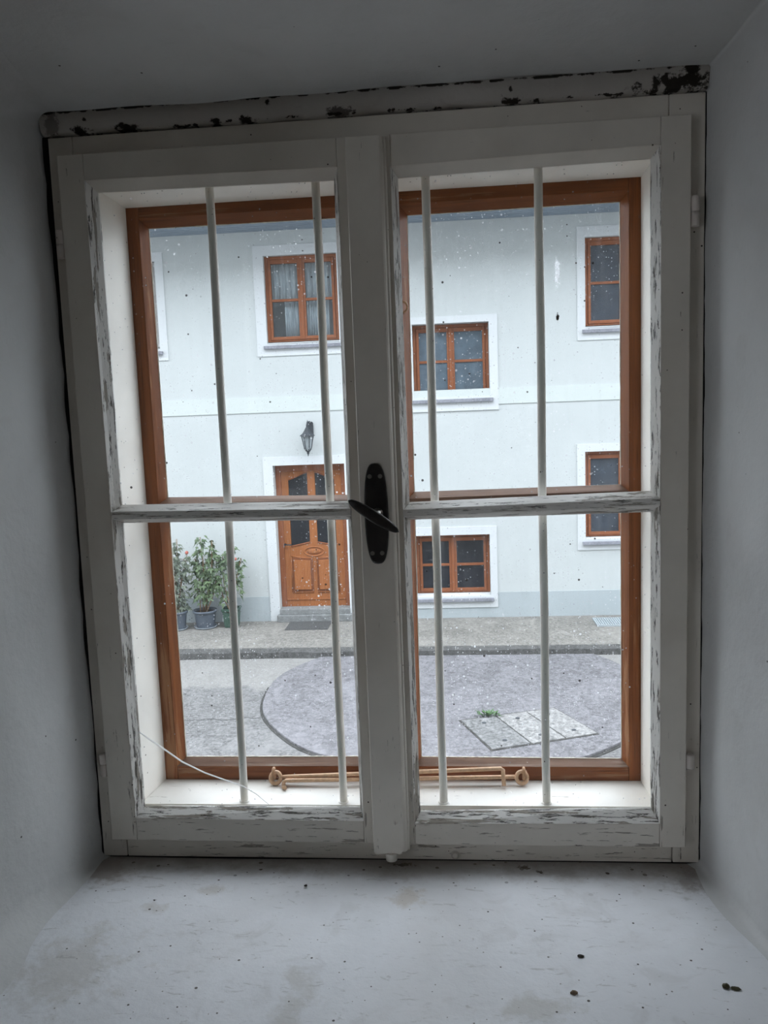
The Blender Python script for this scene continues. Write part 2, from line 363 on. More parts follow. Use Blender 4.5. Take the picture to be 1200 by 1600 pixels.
# road, raised paved circle, kerb and pavement
m = MB(); m.box(-25, 25, .22, 8.60, ZR-.3, ZR); o = struct(m.build('road', M['road']), 'worn grey concrete street between the two houses')
m = MB(); m.box(-25, 25, .22, 5.0, ZR-.25, ZR+.02); struct(m.build('bounce_pavement', M['bouncewalk']), 'unseen grey paving added along the near house to bounce light')  # unseen strip added to set the light bounced up into the window
pts = []
C0 = (.05, 7.27); R0 = 2.07
for k in range(90):
    a = 2*math.pi*k/90; wv = 1 + .006*math.sin(5*a) + .004*math.sin(11*a+1)
    pts.append((C0[0]+R0*wv*math.cos(a), min(8.50, C0[1]+R0*wv*math.sin(a))))
m = MB(); m.prism_z(pts, ZR-.01, ZR+.030); o = struct(m.build('paved_circle', M['disc'], bevel=.006), 'raised round area of smooth concrete in the street')
m = MB()
XS = [-25+.5*i for i in range(101)]
# near rim of the circle: shade of its raised edge painted dark
rim_o = [(C0[0]+(R0+.028)*(1+.006*math.sin(5*2*math.pi*k/90)+.004*math.sin(22*math.pi*k/90+1))*math.cos(2*math.pi*k/90), C0[1]+(R0+.028)*(1+.006*math.sin(5*2*math.pi*k/90)+.004*math.sin(22*math.pi*k/90+1))*math.sin(2*math.pi*k/90)) for k in range(90)]
m = MB()
for k in range(90):
    k2 = (k+1) % 90
    if max(rim_o[k][1], rim_o[k2][1]) > 7.45: continue
    a, b, c, d = pts[k], pts[k2], rim_o[k2], rim_o[k]
    m.hexa([(d[0],d[1],ZR-.01),(c[0],c[1],ZR-.01),(b[0],b[1],ZR-.01),(a[0],a[1],ZR-.01),(d[0],d[1],ZR+.006),(c[0],c[1],ZR+.006),(b[0],b[1],ZR+.012),(a[0],a[1],ZR+.012)])
struct(m.build('circle_edge_shade', M['edge_shade']), 'dark band painted as shade on the near edge of the raised concrete circle')
m = MB()
m.box(-25, 25, 8.70, 11.0, ZS-.3, ZS); o = struct(m.build('pavement', M['walk']), 'pale concrete pavement in front of the house')
m = MB(); n = 200
for i in range(n):
    x0 = -12+24*i/n; x1 = -12+24*(i+1)/n
    f = lambda x: 8.555 + .012*math.sin(1.7*x) + .010*math.sin(6.1*x+2) - .06*max(0, min(1, (-x-1)/3))
    t = lambda x: ZS + .004*math.sin(9*x)
    m.hexa([(x0,f(x0)-.025,ZR-.05),(x1,f(x1)-.025,ZR-.05),(x1,f(x1),t(x1)-.008),(x0,f(x0),t(x0)-.008),(x0,8.72,ZR-.05),(x1,8.72,ZR-.05),(x1,8.72,ZS+.001),(x0,8.72,ZS+.001)])
struct(m.build('kerb', M['kerb']), 'low dark kerb along the pavement')

# ---------------------------------------------------------------- the house across the street
house = thing('house', 'pale mint rendered house with white surrounds and low grey plinth across the street', 'house', (0, HD, ZS), HA)
HL = Matrix.Translation((0, 0, -ZS))        # points below are given with absolute heights
# openings: x0, x1, z0, z1, recess
OP = {'far':  (-5.02, -3.992, 1.765, 2.973, .025), 'lace': (-2.455, -1.435, 1.775, 2.970, .06), 'landing': (-.428, .624, .941, 1.950, .16),
      'low': (-.470, .577, -1.875, -.990, .12), 'upper': (1.927, 2.955, 1.807, 2.997, .06), 'ground': (1.910, 2.938, -1.101, .124, .07),
      'door': (-2.470, -1.445, -2.018, .072, .14)}
ZTOP = 3.31; XL, XR = -12, 9
xs = sorted({XL, XR, *[o[0] for o in OP.values()], *[o[1] for o in OP.values()]}); zs = sorted({ZS-.05, ZTOP, *[o[2] for o in OP.values()], *[o[3] for o in OP.values()]})
m = MB(); DEP = .35
for i in range(len(xs)-1):
    for j in range(len(zs)-1):
        cx, cz = (xs[i]+xs[i+1])/2, (zs[j]+zs[j+1])/2
        if any(o[0] < cx < o[1] and o[2] < cz < o[3] for o in OP.values()): continue
        m.add([(xs[i],0,zs[j]),(xs[i+1],0,zs[j]),(xs[i+1],0,zs[j+1]),(xs[i],0,zs[j+1])], [(0,1,2,3)])
        m.add([(xs[i],DEP,zs[j]),(xs[i+1],DEP,zs[j]),(xs[i+1],DEP,zs[j+1]),(xs[i],DEP,zs[j+1])], [(3,2,1,0)])
for x0, x1, z0, z1, r in OP.values():
    m.add([(x0,0,z0),(x1,0,z0),(x1,0,z1),(x0,0,z1),(x0,DEP,z0),(x1,DEP,z0),(x1,DEP,z1),(x0,DEP,z1)], [(0,4,5,1),(1,5,6,2),(2,6,7,3),(3,7,4,0)])
wall = m.build('wall', M['render'], house, xf=HL)
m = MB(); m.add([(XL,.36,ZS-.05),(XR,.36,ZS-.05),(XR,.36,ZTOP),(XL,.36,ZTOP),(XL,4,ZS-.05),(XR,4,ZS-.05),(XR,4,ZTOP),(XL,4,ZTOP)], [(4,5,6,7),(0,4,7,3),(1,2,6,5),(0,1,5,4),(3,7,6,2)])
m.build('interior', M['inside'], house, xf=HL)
m = MB(); m.box(XL, XR, -.012, .0, .826, 1.045); m.build('band', M['band'], house, xf=HL)
def pieces(x0, x1, z0, z1, skip):      # strip split around openings
    out = [(x0, x1)]
    for a, b in skip:
        nx = []
        for u, v in out:
            if b <= u or a >= v: nx.append((u, v)); continue
            if u < a: nx.append((u, a))
            if b < v: nx.append((b, v))
        out = nx
    return out
m = MB()
for u, v in pieces(XL, XR, 0, 0, [(-2.61, -1.305), (-.60, .678)]): m.box(u, v, -.006, 0, ZS-.04, -1.828)
m.box(-.60, .678, -.006, 0, ZS-.04, -2.04)
m.build('plinth', M['plinth'], house, xf=HL)
m = MB(); m.box(XL-.3, XR+.3, -.95, .36, 3.31, 3.36)
for k in range(9): m.box(XL-.3, XR+.3, -.94+.105*k, -.94+.105*k+.095, 3.303, 3.312)
m.build('eaves', M['soffit'], house, xf=HL)
m = MB(); m.hexa([(XL-.3,-1.0,3.36),(XR+.3,-1.0,3.36),(XR+.3,-1.0,3.46),(XL-.3,-1.0,3.46),(XL-.3,4.2,3.36),(XR+.3,4.2,3.36),(XR+.3,4.2,5.6),(XL-.3,4.2,5.6)])
m.build('roof', M['roof'], house, xf=HL)
def surround(k, l, r, b, t, yy=.014, mat='white', name='window_surround'):
    x0, x1, z0, z1, _ = OP[k]; m = MB()
    m.box(x0-l, x0, -yy, 0, z0-b, z1+t); m.box(x1, x1+r, -yy, 0, z0-b, z1+t); m.box(x0, x1, -yy, 0, z1, z1+t)
    if b > 0: m.box(x0, x1, -yy, 0, z0-b, z0)
    m.build(name, M[mat], house, xf=HL)
surround('far', .115, .115, .155, .125); surround('lace', .142, .142, .170, .138); surround('landing', .115, .115, .19, .095, .018)
surround('low', .098, .098, .165, .115, .018); surround('upper', .108, .108, .168, .140); surround('ground', .110, .110, .148, .106)
x0, x1, z0, z1, _ = OP['door']; m = MB()
m.box(x0-.140, x0, -.016, 0, ZS-.02, z1+.12); m.box(x1, x1+.140, -.016, 0, ZS-.02, z1+.12); m.box(x0, x1, -.016, 0, z1, z1+.12)
m.build('door_surround', M['white'], house, xf=HL)

def facade_window(k, name, label, gmats, mw, mats=('hwood_x','hwood_z'), curtain=None, fw=.045, sw=.062, sill_ext=.045, sill_h=.046):
    x0, x1, z0, z1, r = OP[k]
    w = x1-x0; h = z1-z0
    mx, mz = M[mats[0]], M[mats[1]]
    X0, X1 = -w/2+.001, w/2-.001; zb = .03; H = h-.001
    m = MB(); m.box(X0, X0+fw, r, r+.07, zb, H); m.box(X1-fw, X1, r, r+.07, zb, H)
    m.box(X0+fw, X1-fw, r, r+.07, H-fw, H); m.box(X0+fw, X1-fw, r, r+.07, zb, zb+.02)
    t = m.build(name, mz, house, bevel=.004); t.location = ((x0+x1)/2, 0, z0-ZS); t['label'] = label
    zlo, zhi = zb+.022, H-fw-.002
    for s in (-1, 1):
        a, b = (X0+fw+.002, -mw/2+.004) if s < 0 else (mw/2-.004+0, X1-fw-.002)
        if s < 0: b = -.002
        else: a = .002
        ia, ib = (a+sw*.6, b-mw/2) if s < 0 else (a+mw/2, b-sw*.6)
        lo_, hi_ = zlo+.045, zhi-.055; mid = (lo_+hi_)/2
        m = MB(); m.box(a, ia, r-.012, r+.04, zlo, zhi); m.box(ib, b, r-.012, r+.04, zlo, zhi)
        m.box(ia, ib, r-.012, r+.04, zlo, lo_); m.box(ia, ib, r-.012, r+.04, hi_, zhi)
        m.box(ia, ib, r-.008, r+.03, mid-.018, mid+.018)
        m.build('sash', mx, t, bevel=.004)
        gi = 0 if s < 0 else 2
        m = MB(); m.box(ia-.002, ib+.002, r+.012, r+.016, mid+.014, hi_+.002); m.build('pane', M[gmats[gi]], t)
        m = MB(); m.box(ia-.002, ib+.002, r+.012, r+.016, lo_-.002, mid-.014); m.build('pane', M[gmats[gi+1]], t)
    m = MB(); m.box(-.022, .022, r-.024, r-.0125, zlo, zhi); m.build('centre_strip', mz, t, bevel=.004)
    # stone sill
    m = MB(); m.hexa([(X0-sill_ext,-.055,-.075),(X1+sill_ext,-.055,-.075),(X1+sill_ext,-.055,-.075+sill_h),(X0-sill_ext,-.055,-.075+sill_h),
                      (X0-sill_ext,-.0145,-.075),(X1+sill_ext,-.0145,-.075),(X1+sill_ext,-.0145,-.075+sill_h+.004),(X0-sill_ext,-.0145,-.075+sill_h+.004)])
    m.build('stone_sill', M['sillstone'], t, bevel=.006)
    m = MB(); m.hexa([(X0,-.014,-.012),(X1,-.014,-.012),(X1,-.014,.006),(X0,-.014,.006),(X0,r+.06,-.012),(X1,r+.06,-.012),(X1,r+.06,.03),(X0,r+.06,.03)])
    m.build('sill_slope', M['white'], t)
    if curtain:
        for (ca, cb, c0, c1, yy) in curtain:
            m = MB(); N = 60; vs = []; fs = []
            for i in range(N+1):
                u = ca+(cb-ca)*i/N; y = r+.10+yy+.016*math.sin(i*1.05)+.008*math.sin(i*2.3+1)
                vs += [(u,y,c0),(u,y*.98,c1)]
            for i in range(N): fs.append((2*i,2*i+2,2*i+3,2*i+1))
            m.add(vs, fs, True); co = m.build('curtain', M['lace'], t)
            sd = co.modifiers.new('thickness', 'SOLIDIFY'); sd.thickness = .002
    return t
q = NT('lace_curtain'); c = q.mix(q.ramp(q.noise(9, q.coord((4,1,.6)), 4), .35, .65), (.48, .52, .58), (.78, .82, .88)); M['lace'] = q.fin(c, .9, .1)
facade_window('far', 'window', 'house window with glare painted as frame grey, at the far left, all but one edge hidden by brown sash', ['hg_mid']*4, .11, ('glare_grey','glare_grey'))
facade_window('lace', 'window', 'brown four-pane house window with pale curtains, upper floor above the wall lantern', ['hg_clear']*4, .10,
              curtain=[(-.46,.46,.60,1.15,.0), (-.46+.19,.0,.05,.60,.0), (.03,.36,.05,.60,.01)])
facade_window('landing', 'window', 'brown four-pane house window at mid height overlapping the pale band of the wall', ['hg_slate']*4, .10)
facade_window('low', 'window', 'low brown four-pane house window with dark panes, nearest the pavement right of the front door', ['hg_dark']*4, .105)
facade_window('upper', 'window', 'brown upper-floor house window under the eaves, cut off by the right brown sash', ['hg_mid','hg_mid','hg_mid','hg_mid'], .085)
facade_window('ground', 'window', 'brown ground-floor house window at right edge seen behind the white glazing bar', ['hg_mid']*4, .085)

# front door
x0, x1, z0, z1, r = OP['door']; w = x1-x0
Hh = z1-z0
m = MB(); m.box(-w/2+.001, -w/2+.075, r, r+.09, .0, Hh-.001); m.box(w/2-.075, w/2-.001, r, r+.09, .0, Hh-.001); m.box(-w/2+.075, w/2-.075, r, r+.09, Hh-.10, Hh-.001)
fr_o = m.build('door_frame', M['door_dark'], house, bevel=.006); fr_o.location = ((x0+x1)/2, 0, z0-ZS)
A = w/2-.077; LT = Hh-.102
leaf = MB()
zt = lambda x: 1.86+.115*max(0, math.cos(min(1, abs(x)/.40)*math.pi)*.5+.5)      # arch over the lights
zbm = lambda x: .985-.20*(max(0, abs(x)-.03))                                     # slanted foot of the lights
GX0, GX1 = .055, .335
def column(u0, u1, n=10):
    for i in range(n):
        a = u0+(u1-u0)*i/n; b = u0+(u1-u0)*(i+1)/n
        leaf.hexa([(a,r+.02,zt(a)),(b,r+.02,zt(b)),(b,r+.02,LT),(a,r+.02,LT),(a,r+.07,zt(a)),(b,r+.07,zt(b)),(b,r+.07,LT),(a,r+.07,LT)])
        leaf.hexa([(a,r+.02,.0),(b,r+.02,.0),(b,r+.02,zbm(b)-.03),(a,r+.02,zbm(a)-.03),(a,r+.07,.0),(b,r+.07,.0),(b,r+.07,zbm(b)-.03),(a,r+.07,zbm(a)-.03)])
column(-GX1, -GX0); column(GX0, GX1)
for a, b in ((-A, -GX1), (-GX0, GX0), (GX1, A)): leaf.box(a, b, r+.02, r+.07, .002, LT)
leaf = leaf.build('front_door', M['door'], house); leaf.location = ((x0+x1)/2, 0, z0-ZS); leaf['label'] = 'brown panelled wooden front door with arched glass and oval carving'
for s in (-1, 1):
    m = MB(); n = 8; vs = []
    lo_ = [(s*(GX0+(GX1-GX0)*i/n), zbm(GX0+(GX1-GX0)*i/n)-.03) for i in range(n+1)]
    hi_ = [(s*(GX0+(GX1-GX0)*i/n), zt(GX0+(GX1-GX0)*i/n)) for i in range(n+1)]
    m.prism(lo_+hi_[::-1], r+.040, r+.046); m.build('door_glass', M['hg_dark'], leaf)
    for zz_, rr_ in ((lo_, .012), (hi_, .010)):
        m = MB(); m.tube([(u, r+.02, z) for u, z in zz_], rr_, 6); m.build('glazing_bead', M['door_dark'], leaf)
    # lower raised panel with a sloping head
    pl = lambda u: .735-.06*max(0, .30-u)
    for (a, b, c0, d, yo, nm, mt) in [(.030, .335, .215, .0, .006, 'panel_moulding', 'groove'), (.060, .305, .255, -.035, -.012, 'raised_panel', 'door')]:
        poly = [(s*a, c0), (s*b, c0), (s*b, pl(b)+d), (s*a, pl(a)+d)]
        m = MB(); m.prism(poly, r+yo, r+.0205 if nm == 'raised_panel' else r+.0202); m.build(nm, M[mt], leaf, bevel=.004)
    m = MB(); m.tube([(s*.030, r+.018, .215), (s*.345, r+.018, .215)], .013, 6); m.tube([(s*.345, r+.018, .215), (s*.345, r+.018, .745)], .010, 6)
    m.tube([(s*.345, r+.018, .752), (s*.18, r+.018, .725), (s*.03, r+.018, .705)], .012, 6); m.build('panel_bead', M['door'], leaf)
m = MB(); n = 40
m.tube([(.145*math.cos(2*math.pi*i/n), r+.018, .815+.068*math.sin(2*math.pi*i/n)) for i in range(n+1)], .010, 6)
m.lathe([(1, 0), (.8, -.010), (.3, -.016)], (0,0,0), 32, True, 'y'); vs = m.v[-96:]; m.v[-96:] = [(x*.11, r+.02+y, .815+z*.045) for x, y, z in vs]
m.build('oval_carving', M['door'], leaf)
m = MB(); m.box(-A, A, r+.008, r+.0205, .10, .116); m.build('weather_strip', M['door'], leaf, bevel=.003)
m = MB(); m.lathe([(.012,-.05),(.012,0)], (-.42, r+.02, .93), 10, True, 'y'); m.tube([(-.42,r-.035,.93),(-.32,r-.035,.925)], .009, 8); m.build('door_handle', M['iron'], leaf)
m = MB(); m.hexa([(-.545,-.10,0),(.545,-.10,0),(.545,-.10,.100),(-.545,-.10,.100),(-.545,-.018,0),(.545,-.018,0),(.545,-.018,.100),(-.545,-.018,.100)])
st = m.build('doorstep', M['step'], house, bevel=.008); st.location = (-1.957, 0, 0); st['label'] = 'grey two-tier stone doorstep'
m = MB(); m.box(-.51, .51, -.06, .16, .100, .177); m.build('threshold', M['step'], st, bevel=.006)
# doormat
m = MB(); m.box(-.30, .30, -.215, .215, 0, .012)
for i in range(20): m.box(-.29, .29, -.205+.021*i, -.205+.021*i+.010, .012, .017)
o = m.build('doormat', M['mat']); o.location = (-2.005, 9.80, ZS); o.rotation_euler = (0,0,.02); tag(o, 'dark ribbed doormat lying on the pavement before the front door', 'doormat')
# light-well grating
m = MB(); m.box(0, .9, 0, .02, 0, .02); m.box(0, .9, .40, .42, 0, .02); m.box(0, .02, .02, .40, 0, .02); m.box(.88, .9, .02, .40, 0, .02)
for i in range(28): m.box(.03+.0305*i, .045+.0305*i, .02, .40, .004, .018)
for i in range(5): m.box(.02, .88, .07+.07*i, .078+.07*i, .004, .017)
m.box(.02, .88, .02, .40, .0, .003)
o = m.build('light_well_grating', M['grate']); o.location = (1.96, 9.55, ZS); tag(o, 'grey metal grating set in the pavement at the foot of the wall, far right', 'grating')

# wall lantern
L = thing('wall_lantern', 'black iron lantern with tapered ribbed glass on the wall above the front door', 'lantern', tuple(HX @ Vector((-1.905, 0, .48))), HA)
m = MB(); m.prism([(-.03,.02),(.045,.02),(.045,.175),(.03,.195),(-.015,.195),(-.03,.175)], -.02, 0); m.build('back_plate', M['iron'], L, bevel=.004)
m = MB(); m.tube([(.005,-.02,.17),(.0,-.06,.195),(-.018,-.12,.19),(-.022,-.15,.15),(-.022,-.15,.105)], .012, 8); m.tube([(-.030,-.02,.16),(-.034,-.02,.22)], [.009,.003], 6); m.build('arm', M['iron'], L)
cx, cy = -.022, -.15
m = MB(); m.lathe([(.108,-.002),(.100,.012),(.07,.035),(.045,.07),(.022,.115),(.008,.125)], (cx,cy,0), 6, False); m.v[:] = m.v; m.build('roof_cap', M['iron'], L)
m = MB(); m.lathe([(.078,-.002),(.046,-.17),(.03,-.20)], (cx,cy,0), 6, False); m.build('glass_body', M['lampglass'], L)
m = MB()
for k in range(6):
    a = 2*math.pi*k/6
    m.tube([(cx+R_*math.cos(a), cy+R_*math.sin(a), z) for R_, z in [(.084,0),(.066,-.09),(.05,-.175),(.022,-.215)]], .0068, 6)
m.build('ribs', M['iron'], L)
m = MB(); m.lathe([(.03,-.205),(.034,-.213),(.016,-.225),(.020,-.24),(.009,-.255),(.003,-.285)], (cx,cy,0), 10); m.build('finial', M['iron'], L)

# potted plants
q = NT('leaf_green'); M['leaf'] = q.fin(q.mix(q.ramp(q.noise(11, detail=3), .35, .65), (.065, .10, .055), (.16, .225, .115)), .6, .3)
q = NT('leaf_dull'); M['leaf2'] = q.fin(q.mix(q.ramp(q.noise(11, detail=3), .35, .65), (.085, .11, .085), (.18, .205, .15)), .6, .3)
M['stem'] = plain('plant_stem', (.22, .15, .09), .8); M['soil'] = plain('potting_soil', (.035, .025, .018), .95, .5, 90)
M['pot_blue'] = plain('blue_grey_plastic_pot', (.09, .108, .135), .5, .15, 12); M['pot_green'] = plain('dark_green_plastic_pot', (.035, .078, .056), .5, .15, 12)
M['saucer'] = plain('grey_saucer', (.27, .30, .33), .5, .2, 30); M['fruit'] = plain('red_fruit', (.42, .12, .09), .45, .1)
def leafshape(m, p, d, up, s):
    d = d.normalized(); side = d.cross(up)
    if side.length < 1e-3: side = d.orthogonal()
    side.normalize(); nn = side.cross(d)
    P = lambda a, b, c=0: tuple(p + d*(a*s) + side*(b*s) + nn*(c*s))
    m.add([P(0,0), P(.25,.30,.05), P(.55,.34,.02), P(.42,.16,.04), P(1.0,0,-.12), P(.42,-.16,.04), P(.55,-.34,.02), P(.25,-.30,.05), P(.4,0,-.03)],
          [(0,1,8),(1,2,3),(1,3,8),(3,4,8),(8,4,5),(8,5,7),(5,6,7),(8,7,0)])
def potted(loc, label, pot, potr, poth, stems, nleaf, lmat, seed, fruits=(), saucer=True, square=False, lsize=.10):
    R_ = random.Random(seed)
    t = thing('potted_plant', label, 'potted plant', loc, 0, 'potted plants against the house wall')
    n = 4 if square else 28
    zb = .012 if saucer else 0
    prof = [(potr*.74,zb),(potr*.78,zb+.02),(potr*.93,poth*.84),(potr*.93,poth*.86),(potr*1.03,poth*.87),(potr*1.05,poth),(potr*.97,poth),(potr*.93,poth*.88),(potr*.90,poth*.80)]
    m = MB(); m.lathe(prof, (0,0,0), n if not square else 4, not square)
    if square: 
        ca, sa = math.cos(math.pi/4), math.sin(math.pi/4); m.v = [((x*ca-y*sa)*1.28,(x*sa+y*ca)*1.28,z) for x,y,z in m.v]
    po = m.build('pot', M[pot], t, bevel=.006 if square else 0)
    m = MB(); m.lathe([(potr*.2,poth*.86),(potr*.90,poth*.865),(potr*.90,poth*.82)], (0,0,0), 20); m.build('soil', M['soil'], t)
    if saucer:
        m = MB(); m.lathe([(potr*.86,0),(potr*1.0,.03),(potr*.97,.03),(potr*.83,.010)], (0,0,0), 28); m.build('saucer', M['saucer'], t)
    sm = MB(); lm = MB(); paths = []
    for (bx, by, tx, ty, h, z0l, sp) in stems:
        pts = []
        for i in range(9):
            f = i/8; pts.append(Vector((bx+(tx-bx)*f+.02*math.sin(5*f+seed), by+(ty-by)*f+.015*math.sin(4*f+2*seed), poth*.84+(h-poth*.84)*f)))
        sm.tube(pts, [.012-.007*i/8 for i in range(9)], 6); paths.append((pts, z0l, sp))
    for k in range(nleaf):
        pts, z0l, sp = paths[R_.choices(range(len(paths)), [p[2]*len(p[0])*(p[0][-1].z-p[1]) for p in paths])[0]]
        z = R_.uniform(z0l, pts[-1].z); i = min(7, max(0, int((z-pts[0].z)/(pts[-1].z-pts[0].z)*8)))
        f = (z-pts[i].z)/max(1e-5, pts[i+1].z-pts[i].z); p = pts[i].lerp(pts[i+1], max(0,min(1,f)))
        a = R_.uniform(0, 2*math.pi); rad = sp*(R_.random()**.6)*(1.0 if z < pts[-1].z-.15 else .55)
        q_ = p + Vector((math.cos(a)*rad, math.sin(a)*rad*.7, R_.uniform(-.03,.03)))
        if k % 4 == 0: sm.tube([p, p.lerp(q_, .5)+Vector((0,0,.02)), q_], .0022, 4)
        d = Vector((math.cos(a)+R_.uniform(-.5,.5), math.sin(a)+R_.uniform(-.5,.5), R_.uniform(-2.2,.0)))
        leafshape(lm, q_, d, Vector((R_.uniform(-.4,.4),R_.uniform(-.7,.1),1)), lsize*R_.uniform(.55,1.15))
    sm.build('stem', M['stem'], t); lm.build('foliage', M[lmat], t)
    for fx, fy, fz, fr in fruits:
        m = MB(); m.lathe([(.001,fr),(fr*.6,fr*.82),(fr,.0),(fr*.75,-fr*.7),(.001,-fr)], (fx,fy,fz), 12); m.build('fruit', M['fruit'], t)
    return t
potted((-3.88, 9.72, ZS), 'potted plant in blue-grey pot at left, one bare stalk with a red fruit', 'pot_blue', .155, .27,
       [(0,0,-.02,0,1.08,.33,.15),(.04,.0,.14,.02,1.02,.30,.13),(-.05,.02,-.12,.03,1.0,.3,.13),(.02,0,.06,.0,1.30,1.10,.06),(.03,0,.20,.0,1.12,1.09,.02)], 460, 'leaf2', 3, [(.215,-.02,1.105,.026)], lsize=.105)
potted((-3.49, 9.80, ZS), 'tallest leafy potted plant, in a blue-grey pot on a pale saucer', 'pot_blue', .165, .26,
       [(0,0,.0,0,1.30,.36,.11),(.03,.02,.16,.03,1.08,.55,.13),(-.04,0,-.10,.02,1.0,.40,.12),(.02,0,.17,.0,1.25,1.06,.06),(.05,0,.20,0,.75,.5,.1)], 440, 'leaf', 5, lsize=.108)
potted((-3.115, 9.84, ZS), 'sparse potted plant in a square dark green pot, partly behind a white bar', 'pot_green', .125, .275,
       [(0,0,.03,0,1.16,.55,.10),(-.03,0,-.10,.02,1.05,.85,.08),(.03,.02,.17,.02,.98,.45,.08),(-.04,0,-.13,0,.62,.36,.05)], 190, 'leaf', 8, [(.11,-.03,.98,.022)], saucer=False, square=True, lsize=.108)

# cover slabs in the street with the weed at their joint
ca = [Vector((.104,6.326,0)), Vector((1.043,6.658,0)), Vector((1.367,5.99,0)), Vector((.38,5.622,0))]
fr_ = [0, .365, .69, 1.0]
slab_l = ['darker left cover slab in the street, weed growing at its back corner', 'middle concrete cover slab of the three set in the street', 'rightmost pale concrete cover slab of the three set in the street']
for i in range(3):
    g = .008
    def pt(u, v): return ca[0].lerp(ca[1], u).lerp(ca[3].lerp(ca[2], u), v)
    u0, u1 = fr_[i]+.006, fr_[i+1]-.007
    m = MB(); m.prism_z([tuple(pt(u,v)[:2]) for u, v in ((u0,.015),(u1,.015),(u1,.985),(u0,.985))], ZR+.015, ZR+.040)
    o = m.build('cover_slab', M['slab_d' if i == 0 else 'slab'], bevel=.004); tag(o, slab_l[i], 'slab', 'concrete cover slabs in the street')
    for v in (.2, .8):
        c = pt((u0+u1)/2, v); m = MB(); m.lathe([(.022,.0),(.022,.004),(.012,.0045)], (c.x, c.y, ZR+.040), 12); m.build('lifting_iron', M['iron'], o)
m = MB(); m.prism_z([tuple(pt(u,v)[:2]) for u, v in ((-.012,-.020),(1.008,-.016),(1.004,1.010),(-.012,1.014))], ZR+.010, ZR+.0335)
struct(m.build('slab_frame', M['joint']), 'dark joint around the cover slabs')
q = NT('weed_green'); M['weed'] = q.fin((.07, .15, .05), .7, .3)
m = MB(); R_ = random.Random(2); c = pt(.30, -.02)
for k in range(70):
    a = R_.uniform(0, 6.28); rr = .075*R_.random()**.7
    leafshape(m, Vector((c.x+1.3*rr*math.cos(a), c.y+rr*.5*math.sin(a), ZR+.034+R_.uniform(0,.03))), Vector((math.cos(a),math.sin(a),R_.uniform(.2,1.4))), Vector((0,0,1)), R_.uniform(.025,.055))
tag(m.build('weed', M['weed']), 'small green weed growing from the joint of the cover slabs', 'weed')

# ---------------------------------------------------------------- the room and the niche round the window
def wob(x, y, z, a=.0018): return a*(math.sin(17*z+3*x)+.6*math.sin(41*y+9*z)+.5*math.sin(29*x-13*y))
YB = -.60
def strip(name, path_fn, n, y0, y1, ny, mat, thick):
    """a plastered cheek: profile path at each depth, swept towards the room, given thickness"""
    m = MB(); vs = []; fs = []
    for j in range(ny+1):
        y = y0+(y1-y0)*j/ny
        vs += path_fn(y)
    k = len(vs)//(ny+1)
    for j in range(ny):
        for i in range(k-1): fs.append((j*k+i, (j+1)*k+i, (j+1)*k+i+1, j*k+i+1))
    m.add(vs, fs, True); o = m.build(name, mat); return o
ZSILL = -.0375
xl = lambda y: -.5135 + .17*min(0, y-.008); xr = lambda y: .5150 - .153*min(0, y-.010); zc = lambda y: 1.217 - .10*min(0, y-.0)
def left_path(y):
    r = .012 + .16*max(0, -y); r = min(r, .075); P = []
    N = 60
    r2 = min(.02+.25*max(0, -y), .07)
    for i in range(9): 
        a = math.pi/2*(1-i/8); P.append((xl(y)+r2-r2*math.cos(a), zc(y)-r2+r2*math.sin(a)))
    zt_, zb_ = zc(y)-r2, ZSILL+r
    for i in range(1, N): P.append((xl(y), zt_+(zb_-zt_)*i/N))
    for i in range(9):
        a = math.pi/2*i/8; P.append((xl(y)+r-r*math.cos(a), ZSILL+r-r*math.sin(a)))
    P.append((P[-1][0]+.03, ZSILL-.004))
    P = [(P[0][0]+.03, P[0][1]+.004)] + P
    edge = lambda z: (.0015+.0030*abs(math.sin(9*z+1))*abs(math.sin(31*z))+(.0022 if z > .86 else 0)) if y > .0 else (.0012*abs(math.sin(27*z)*math.sin(61*z+2)) if y > -.01 else 0)
    return [(x+wob(x,y,z)*(1 if y<.0 else .4)-edge(z), y, z) for x, z in P]
def right_path(y):
    r = .010 + .03*max(0, -y); P = []; N = 60
    r2 = .006
    for i in range(5):
        a = math.pi/2*(1-i/4); P.append((xr(y)-r2+r2*math.cos(a), zc(y)-r2+r2*math.sin(a)))
    zt_, zb_ = zc(y)-r2, ZSILL+r
    for i in range(1, N): P.append((xr(y), zt_+(zb_-zt_)*i/N))
    for i in range(7):
        a = math.pi/2*i/6; P.append((xr(y)-r+r*math.cos(a), ZSILL+r-r*math.sin(a)))
    P.append((P[-1][0]-.03, ZSILL-.004)); P = [(P[0][0]-.03, P[0][1]+.004)] + P
    return [(x+wob(x,y,z)*(1 if y<.0 else .3)+(.0012+.0012*abs(math.sin(23*z)*math.sin(57*z)) if y > 0 else 0), y, z) for x, z in P]
def ceil_path(y):
    return [(x, y, zc(y)+.002*math.sin(7*x+5*y)+.001*math.sin(31*x)) for x in [-.62+1.24*i/60 for i in range(61)]]
def sill_path(y):
    return [(x, y, ZSILL+.0012*math.sin(9*x+4*y)+.0010*math.sin(23*y-11*x)-.0015*max(0,y)/.02) for x in [-.63+1.26*i/60 for i in range(61)]]
struct(strip('wall_left', left_path, 0, .06, YB, 40, M['plaster'], .02), 'left plaster cheek of the window niche')
struct(strip('wall_right', right_path, 0, .06, YB, 40, M['plaster'], .02), 'right plaster cheek of the window niche')
struct(strip('ceiling', ceil_path, 0, .06, YB, 40, M['plaster'], .02), 'plastered top of the window niche')
struct(strip('window_sill', sill_path, 0, .03, YB, 40, M['sill'], .02), 'dirty pale plaster window sill inside the niche')
